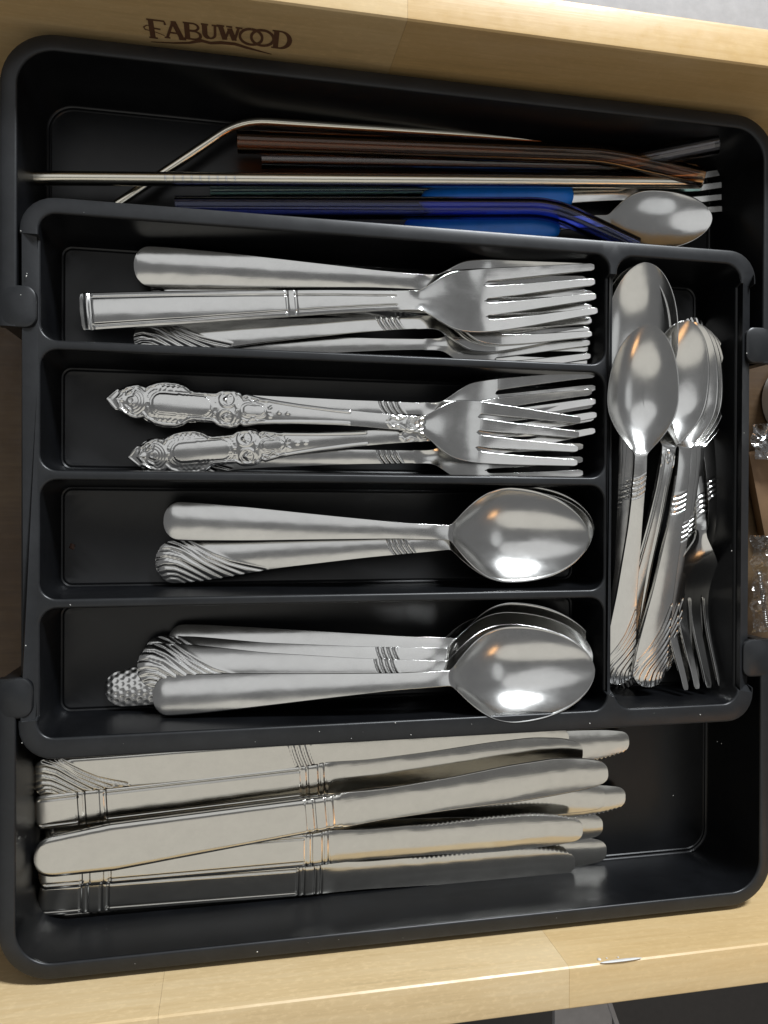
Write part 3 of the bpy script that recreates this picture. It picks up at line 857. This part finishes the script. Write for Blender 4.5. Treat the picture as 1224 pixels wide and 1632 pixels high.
# ---- third compartment: tablespoons
G3 = 'tablespoons in the third compartment'
spoon('spoon', 'plain tablespoon lying lowest in the third compartment, its bowl edge showing behind', (300, 862), -2.9, (947, 842), -1.15, 0, 'plain', group=G3, mat='mirror', Wb=1.9)
spoon('spoon', 'swirl handled tablespoon under the plain one in the third compartment', (247, 898), -2.6, (945, 846), -0.9, 0, 'swirl', group=G3, mat='mirror', band=BAND(9.6), Wb=1.95)
spoon('spoon', 'plain tablespoon on top in the third compartment with a bright glare in its bowl', (260, 829), -2.1, (938, 858), -0.6, 0, 'plain', group=G3, mat='mirror', Wb=1.98)
# ---- fourth compartment
G4 = 'tablespoons in the fourth compartment'
spoon('spoon', 'spoon with hammered handle end sticking out lowest in the fourth compartment', (166, 1098), -2.9, (930, 1035), -1.9, -14, 'hammered', group=G4, Wb=1.85)
spoon('spoon', 'plain spoon tilted on edge at the far side of the fourth compartment', (268, 1018), -2.6, (948, 1035), -1.55, -16, 'plain', group=G4, wk=.8, Wb=1.95)
spoon('spoon', 'swirl handled spoon second from the far side of the fourth compartment', (225, 1048), -2.4, (945, 1045), -1.15, -15, 'swirl', group=G4, Wb=1.9, band=BAND(9.6))
spoon('spoon', 'swirl handled spoon lying just behind the front plain one in the fourth compartment', (218, 1060), -2.1, (948, 1069), -0.72, -13, 'swirl', group=G4, Wb=1.92, band=BAND(9.6))
spoon('spoon', 'plain spoon nearest the knives, on top in the fourth compartment', (243, 1110), -1.7, (948, 1066), -0.15, -12, 'plain', group=G4, Wb=1.95)
# ---- right-hand column: forks lowest, then teaspoons
G5 = 'small forks in the right column'
fork('fork', 'swirl handled fork lowest in the right column, tines pointing to the knives', (1090, 520), -2.8, (1118, 1085), -2.2, 0, 'swirl', group=G5, k=.75, wk=.8, band=BAND(7.6), Wh=1.05, head=0.42, mat='steel')
fork('fork', 'swirl handled fork second in the right column with dull grey head along the right wall', (1106, 505), -2.3, (1139, 1085), -1.9, -5, 'swirl', head=0.42, root_f=0.25, bow=0.05, group=G5, k=.75, wk=.8, band=BAND(7.6), Wh=1.4, mat='steel')
fork('fork', 'fork uppermost of the right column forks with bright tine tips', (1088, 530), -2.2, (1121, 1097), -1.2, -2, 'swirl', head=0.42, root_f=0.25, dip=2.4, bow=0.05, group=G5, k=.75, wk=.75, band=BAND(7.6), Wh=1.3, mat='steel')
G6 = 'teaspoons in the right column'
TS = dict(Wb=1.58, bl=.34, depth=.72, cat='teaspoon', mat='mirror')
spoon('teaspoon', 'teaspoon lowest against the divider at the far end of the right column', (990, 1098), -2.95, (1000, 432), -1.2, -30, 'swirl', arch=0.05, group=G6, k=.75, wk=.75, band=BAND(8.5), **TS)
spoon('teaspoon', 'teaspoon second in the leaning pile at the far end of the right column', (986, 1092), -2.8, (1013, 424), -0.8, -30, 'swirl', arch=0.05, group=G6, k=.75, wk=.75, band=BAND(8.5), **TS)
spoon('teaspoon', 'teaspoon on top of the leaning pile at the far end of the right column', (982, 1085), -2.6, (1028, 418), -0.4, -30, 'swirl', arch=0.05, group=G6, k=.75, wk=.75, band=BAND(8.5), **TS)
spoon('teaspoon', 'outermost teaspoon of the nested bowls by the right wall', (1062, 1060), -2.4, (1128, 528), -1.15, 6, 'swirl', arch=0.55, group=G6, k=.75, wk=.8, band=BAND(6.2), **TS)
spoon('teaspoon', 'second teaspoon from the right wall in the nested bowls', (1058, 1066), -2.2, (1122, 522), -0.88, 6, 'swirl', arch=0.55, group=G6, k=.75, wk=.8, band=BAND(6.2), **TS)
spoon('teaspoon', 'third teaspoon from the right wall in the nested bowls', (1052, 1075), -2.0, (1115, 517), -0.6, 5, 'swirl', arch=0.55, group=G6, k=.75, wk=.8, band=BAND(6.2), **TS)
spoon('teaspoon', 'teaspoon with a small shell at its neck and bowl on top of the nested bowls', (985, 1082), -2.0, (1098, 511), 0.0, 2, 'shell', arch=0.55, group=G6, wk=.8, **TS)
spoon('teaspoon', 'teaspoon whose broad swirl handle end shows whole nearest the knives', (1034, 1096), -1.25, (1108, 513), -0.32, 4, 'swirl', arch=0.55, group=G6, k=.86, wk=.95, band=BAND(7.9), **TS)
spoon('teaspoon', 'teaspoon uppermost in the right column, its bowl leaning to the divider', (984, 1092), -1.7, (1034, 517), 0.75, -9, 'swirl', arch=0.55, group=G6, k=.8, wk=.8, band=BAND(8.6), **{**TS, "Wb": 1.52})
# ---- knives in the near side tray
G7 = 'table knives in the near side tray'
LM = lambda L: dict(span=(.2, .466 * L), edge=.22, cross=[.072 * L, .084 * L, .108 * L, .120 * L, .468 * L, .480 * L, .502 * L, .514 * L], gap=[(.074 * L, .118 * L), (.47 * L, .53 * L)])
knife('knife', 'lined knife at the bottom of the knife pile, dull blade tip showing lowest right', (75, 1440), -3.1, (968, 1352), -3.1, 0, 'lined', group=G7, marks=LM(23))
knife('knife', 'swirl handled knife buried under the plain knife, a sliver of its swirls showing', (80, 1393), -3.1, (962, 1312), -3.0, 0, 'swirl', group=G7, k=.8)
knife('knife', 'knife with gold tinged rounded tip sticking out furthest right in the middle of the pile', (70, 1330), -3.05, (998, 1277), -2.95, 0, 'lined', group=G7, marks=LM(23), serr=1, flip=-1)
knife('knife', 'serrated knife whose tip sticks out furthest right under the tray rim', (65, 1255), -3.1, (1004, 1188), -2.95, 0, 'lined', group=G7, marks=LM(23), serr=1, flip=-1)
knife('knife', 'knife under the lined one, only its blunt end showing between blades', (75, 1310), -2.85, (966, 1268), -2.6, 0, 'lined', group=G7, marks=LM(23))
knife('knife', 'dark looking lined knife nearest the side board', (60, 1436), -2.55, (918, 1372), -2.6, 6, 'lined', group=G7, marks=LM(22), serr=1)
knife('knife', 'swirl handled knife farthest from the side board, running under the tray rim', (52, 1242), -2.2, (908, 1174), -2.4, 4, 'swirl', group=G7, k=.80, band=(10.2, 1.0), hwid=.74)
knife('knife', 'lined knife between the swirl knife and the plain knife', (53, 1298), -2.3, (930, 1195), -2.3, 3, 'lined', group=G7, marks=LM(22.5))
knife('knife', 'lined knife with serrated edge, its pale blade lying over the dark one', (60, 1392), -2.2, (930, 1318), -1.95, 0, 'lined', group=G7, flip=1, serr=1, marks=LM(22.4))
knife('knife', 'plain bulging handled knife lying on top of the pile with the long bright edge', (54, 1372), -1.55, (970, 1226), -1.4, 0, 'plain', group=G7, flip=1, bulge=.9, hwid=.74, marks=dict(span=(0, 0), cross=[.468 * 22.5, .482 * 22.5, .505 * 22.5, .519 * 22.5]))
#END
# ------------------------------------------------------------------ straws and children's cutlery in the far side tray
def tube(name, label, pts, r, ri, mat, cat='straw', group=None, seg=20, parent=None):
    """hollow straw along a bent line given in cm"""
    P = [Vector(p) for p in pts]
    # round the bends
    path = [P[0]]
    for a, b, c in zip(P, P[1:], P[2:]):
        d = min(1.1, (b - a).length * .4, (c - b).length * .4)
        p0 = b + (a - b).normalized() * d; p1 = b + (c - b).normalized() * d
        for k in range(9):
            t = k / 8; path.append(p0 * (1 - t) ** 2 + b * 2 * t * (1 - t) + p1 * t * t)
    path.append(P[-1])
    base = path[0].copy()
    bm = bmesh.new(); outer, inner = [], []
    up = Vector((0, 0, 1))
    for k, p in enumerate(path):
        t = (path[min(k + 1, len(path) - 1)] - path[max(k - 1, 0)]).normalized()
        s_ = t.cross(up).normalized(); u = s_.cross(t)
        ro = r * (.97 if k in (0, len(path) - 1) else 1)
        outer.append([bm.verts.new(p - base + (s_ * math.cos(j * math.tau / seg) + u * math.sin(j * math.tau / seg)) * ro) for j in range(seg)])
        inner.append([bm.verts.new(p - base + (s_ * math.cos(j * math.tau / seg) + u * math.sin(j * math.tau / seg)) * ri) for j in range(seg)])
    for rows, fl in ((outer, 1), (inner, -1)):
        for a, b in zip(rows, rows[1:]):
            for j in range(seg):
                q = (a[j], a[(j + 1) % seg], b[(j + 1) % seg], b[j]); bm.faces.new(q if fl > 0 else q[::-1])
    for e in (0, -1):
        for j in range(seg):
            q = (outer[e][j], outer[e][(j + 1) % seg], inner[e][(j + 1) % seg], inner[e][j]); bm.faces.new(q)
    o = bm_obj(name, bm, M[mat], parent, 50)
    if parent is None:
        o.location = base * CM; tag(o, label, cat, group)
    return o
GS = 'drinking straws in the far side tray'
tube('straw', 'bent steel straw with its mouthpiece slanting down behind the straight one', [unp(186, 326, -2.9), unp(384, 192, -2.7), unp(735, 214, -2.7), unp(1010, 236, -2.9)], .19, .15, 'straw', group=GS)
tube('straw', 'pale teal glass straw lying under the straight steel straw', [unp(335, 303, -3.2), unp(1112, 300, -3.1)], .33, .28, 'teal', group=GS)
tube('straw', 'clear glass straw whose bent end points up to the far right', [unp(417, 252, -2.95), unp(985, 262, -2.4), unp(1143, 230, -0.9)], .44, .37, 'clear', group=GS)
st = tube('straw', 'long straight steel straw with fine ring marks, lying across everything', [unp(54, 284, -2.2), unp(1116, 291, -2.2)], .28, .23, 'straw', group=GS)
tube('straw', 'amber brown glass straw with a bent end over the fork tines', [unp(378, 226, -2.2), unp(962, 247, -2.1), unp(1117, 282, -1.9)], .46, .40, 'amber', group=GS)
tube('straw', 'dark navy glass straw with a bent end beside the tray rim', [unp(280, 331, -2.3), unp(880, 332, -2.0), unp(1012, 394, -1.8)], .47, .40, 'navy', group=GS)
# etched rings on the steel straw
ax0, ax1 = unp(54, 284, -2.2), unp(1116, 291, -2.2)
for k in range(9):
    p = Vector(ax0 + (ax1 - ax0) * (.172 + .0118 * k)); t = Vector(ax1 - ax0).normalized()
    bm = bmesh.new()
    mt = t.to_track_quat('Z', 'Y').to_matrix().to_4x4()
    rr = []
    for z, r_ in ((-.035, .278), (-.02, .286), (.02, .286), (.035, .278)):
        rr.append([bm.verts.new(mt @ Vector((r_ * math.cos(j * math.tau / 16), r_ * math.sin(j * math.tau / 16), z)) + (p - Vector(ax0))) for j in range(16)])
    for a, b in zip(rr, rr[1:]):
        for j in range(16): bm.faces.new((a[j], a[(j + 1) % 16], b[(j + 1) % 16], b[j]))
    bm_obj('ring', bm, M['steel'], st, 60)

def blue_handle(root, s0, s1, w, mat, z0=0.0):
    bm = bmesh.new(); rows = []
    n = 26
    for k in range(n + 1):
        f = k / n; s = s0 + (s1 - s0) * f
        e = math.sqrt(max(0, 1 - abs(2 * f - 1) ** 9)); hw_ = max(.02, w * e * (1 - .18 * math.cos(f * 6.0))); ht_ = max(.02, .32 * e)
        rows.append([bm.verts.new((s, hw_ * math.cos(a) * abs(math.cos(a)) ** -.25 if abs(math.cos(a)) > 1e-3 else 0, z0 + ht_ * math.sin(a))) for a in [j * math.tau / 20 for j in range(20)]])
    for a, b in zip(rows, rows[1:]):
        for j in range(20): bm.faces.new((a[j], a[(j + 1) % 20], b[(j + 1) % 20], b[j]))
    bm.faces.new(rows[0]); bm.faces.new(rows[-1])
    return bm_obj('grip', bm, M[mat], root, 60)
GK = "children's cutlery with blue grips"
kf = fork('fork', 'small fork with blue grip lying lowest under the straws', (680, 322), -3.05, (1160, 303), -2.75, 0, 'thin', Wh=1.0, head=.33, mat='mirror', root_f=.17, group=GK, arch=.3, tip_w=1.0)
blue_handle(kf, -.4, 7.0, .72, 'blue', .12)
ks = spoon('spoon', 'small spoon with blue grip, its bowl showing beside the bent navy straw', (648, 372), -3.0, (1135, 346), -2.35, 0, 'thin', Wb=1.38, bl=.36, depth=.30, arch=.35, mat='satin', group=GK)
blue_handle(ks, -.3, 7.2, .85, 'blue', .12)

# a brown stain on the floor of the third compartment
bm = bmesh.new()
p = unp(115, 871, FLOOR)
bmesh.ops.create_icosphere(bm, subdivisions=2, radius=1, matrix=Matrix.Diagonal((.11, .13, .03, 1)))
for v in bm.verts: v.co.x += .03 * math.sin(v.co.y * 40)
o = bm_obj('food_stain', bm, M['stain'], None, 60); o.location = p * CM; tag(o, 'tiny brown food speck on the floor of the third compartment', 'speck')

# ------------------------------------------------------------------ things in the gap between tray and drawer end
cup = empty('white_cup', unp(1268, 640, -4.0)); tag(cup, 'white cup standing behind the right rim of the tray', 'cup')
bm = bmesh.new(); rows = []
prof = [(0, 0), (1.9, 0), (2.0, .1), (2.12, 2.2), (2.26, 2.22), (2.28, 2.45), (2.22, 2.5), (2.1, 2.46), (2.02, 2.2), (1.9, .15), (0, .12)]
for r_, z in prof:
    rows.append([bm.verts.new((max(r_, .001) * math.cos(j * math.tau / 40), max(r_, .001) * math.sin(j * math.tau / 40), z)) for j in range(40)])
for a, b in zip(rows, rows[1:]):
    for j in range(40): bm.faces.new((a[j], a[(j + 1) % 40], b[(j + 1) % 40], b[j]))
bm_obj('cup_body', bm, M['white'], cup, 40)

def crumple(name, label, cat, cx, cy, cz, w, h, amp, seed, mat, n=(26, 60)):
    r_ = np.random.default_rng(seed)
    bm = bmesh.new(); g = []
    ph = r_.uniform(0, 6, 16); fx = r_.uniform(-5, 5, 16); fy = r_.uniform(-5, 5, 16)
    for i in range(n[0] + 1):
        row = []
        for j in range(n[1] + 1):
            x = (i / n[0] - .5) * w; y = (j / n[1] - .5) * h
            z = sum(abs(math.sin(a * x + b * y + c)) / (1 + .12 * (a * a + b * b)) for a, b, c in zip(fx, fy, ph)) * amp
            row.append(bm.verts.new((x + r_.normal(0, .008), y + r_.normal(0, .008), z + r_.normal(0, .004))))
        g.append(row)
    for i in range(n[0]):
        for j in range(n[1]):
            bm.faces.new((g[i][j], g[i + 1][j], g[i + 1][j + 1])); bm.faces.new((g[i][j], g[i + 1][j + 1], g[i][j + 1]))
    bmesh.ops.solidify(bm, geom=list(bm.faces), thickness=.012)
    o = bm_obj(name, bm, M[mat], None, 70); o.location = np.array([cx, cy, cz]) * CM; tag(o, label, cat)
    return o
p = unp(1215, 705, -2.9); crumple('cling_film', 'crumpled clear film below the white cup at the right edge', 'film', p[0] + .4, p[1], -3.3, 2.2, 1.7, .16, 3, 'film')
p = unp(1216, 930, -2.6); crumple('plastic_bag', 'clear plastic bag with a ribbed seam beyond the right rim', 'bag', p[0] + .5, p[1], -3.2, 2.4, 4.6, .20, 9, 'film')
bag = bpy.data.objects['plastic_bag']
for k in range(26):
    bm = bmesh.new(); add_box(bm, (-.13, -.03, 0), (.13, .03, .05), .012, 1)
    o = bm_obj('seam_rib', bm, M['film'], bag, 40); o.location = Vector((-.72 + .017 * k, .55 - .105 * k, .62)) * CM; o.rotation_euler.z = .12
pk = empty('paper_packet', unp(1222, 780, -3.6)); tag(pk, 'brown paper packet lying under the clear film beyond the right rim', 'packet')
bm = bmesh.new(); add_box(bm, (-.75, -2.3, -.35), (.75, 2.0, .2), .18, 2); o = bm_obj('packet_body', bm, M['brown'], pk, 40); o.rotation_euler.z = .22
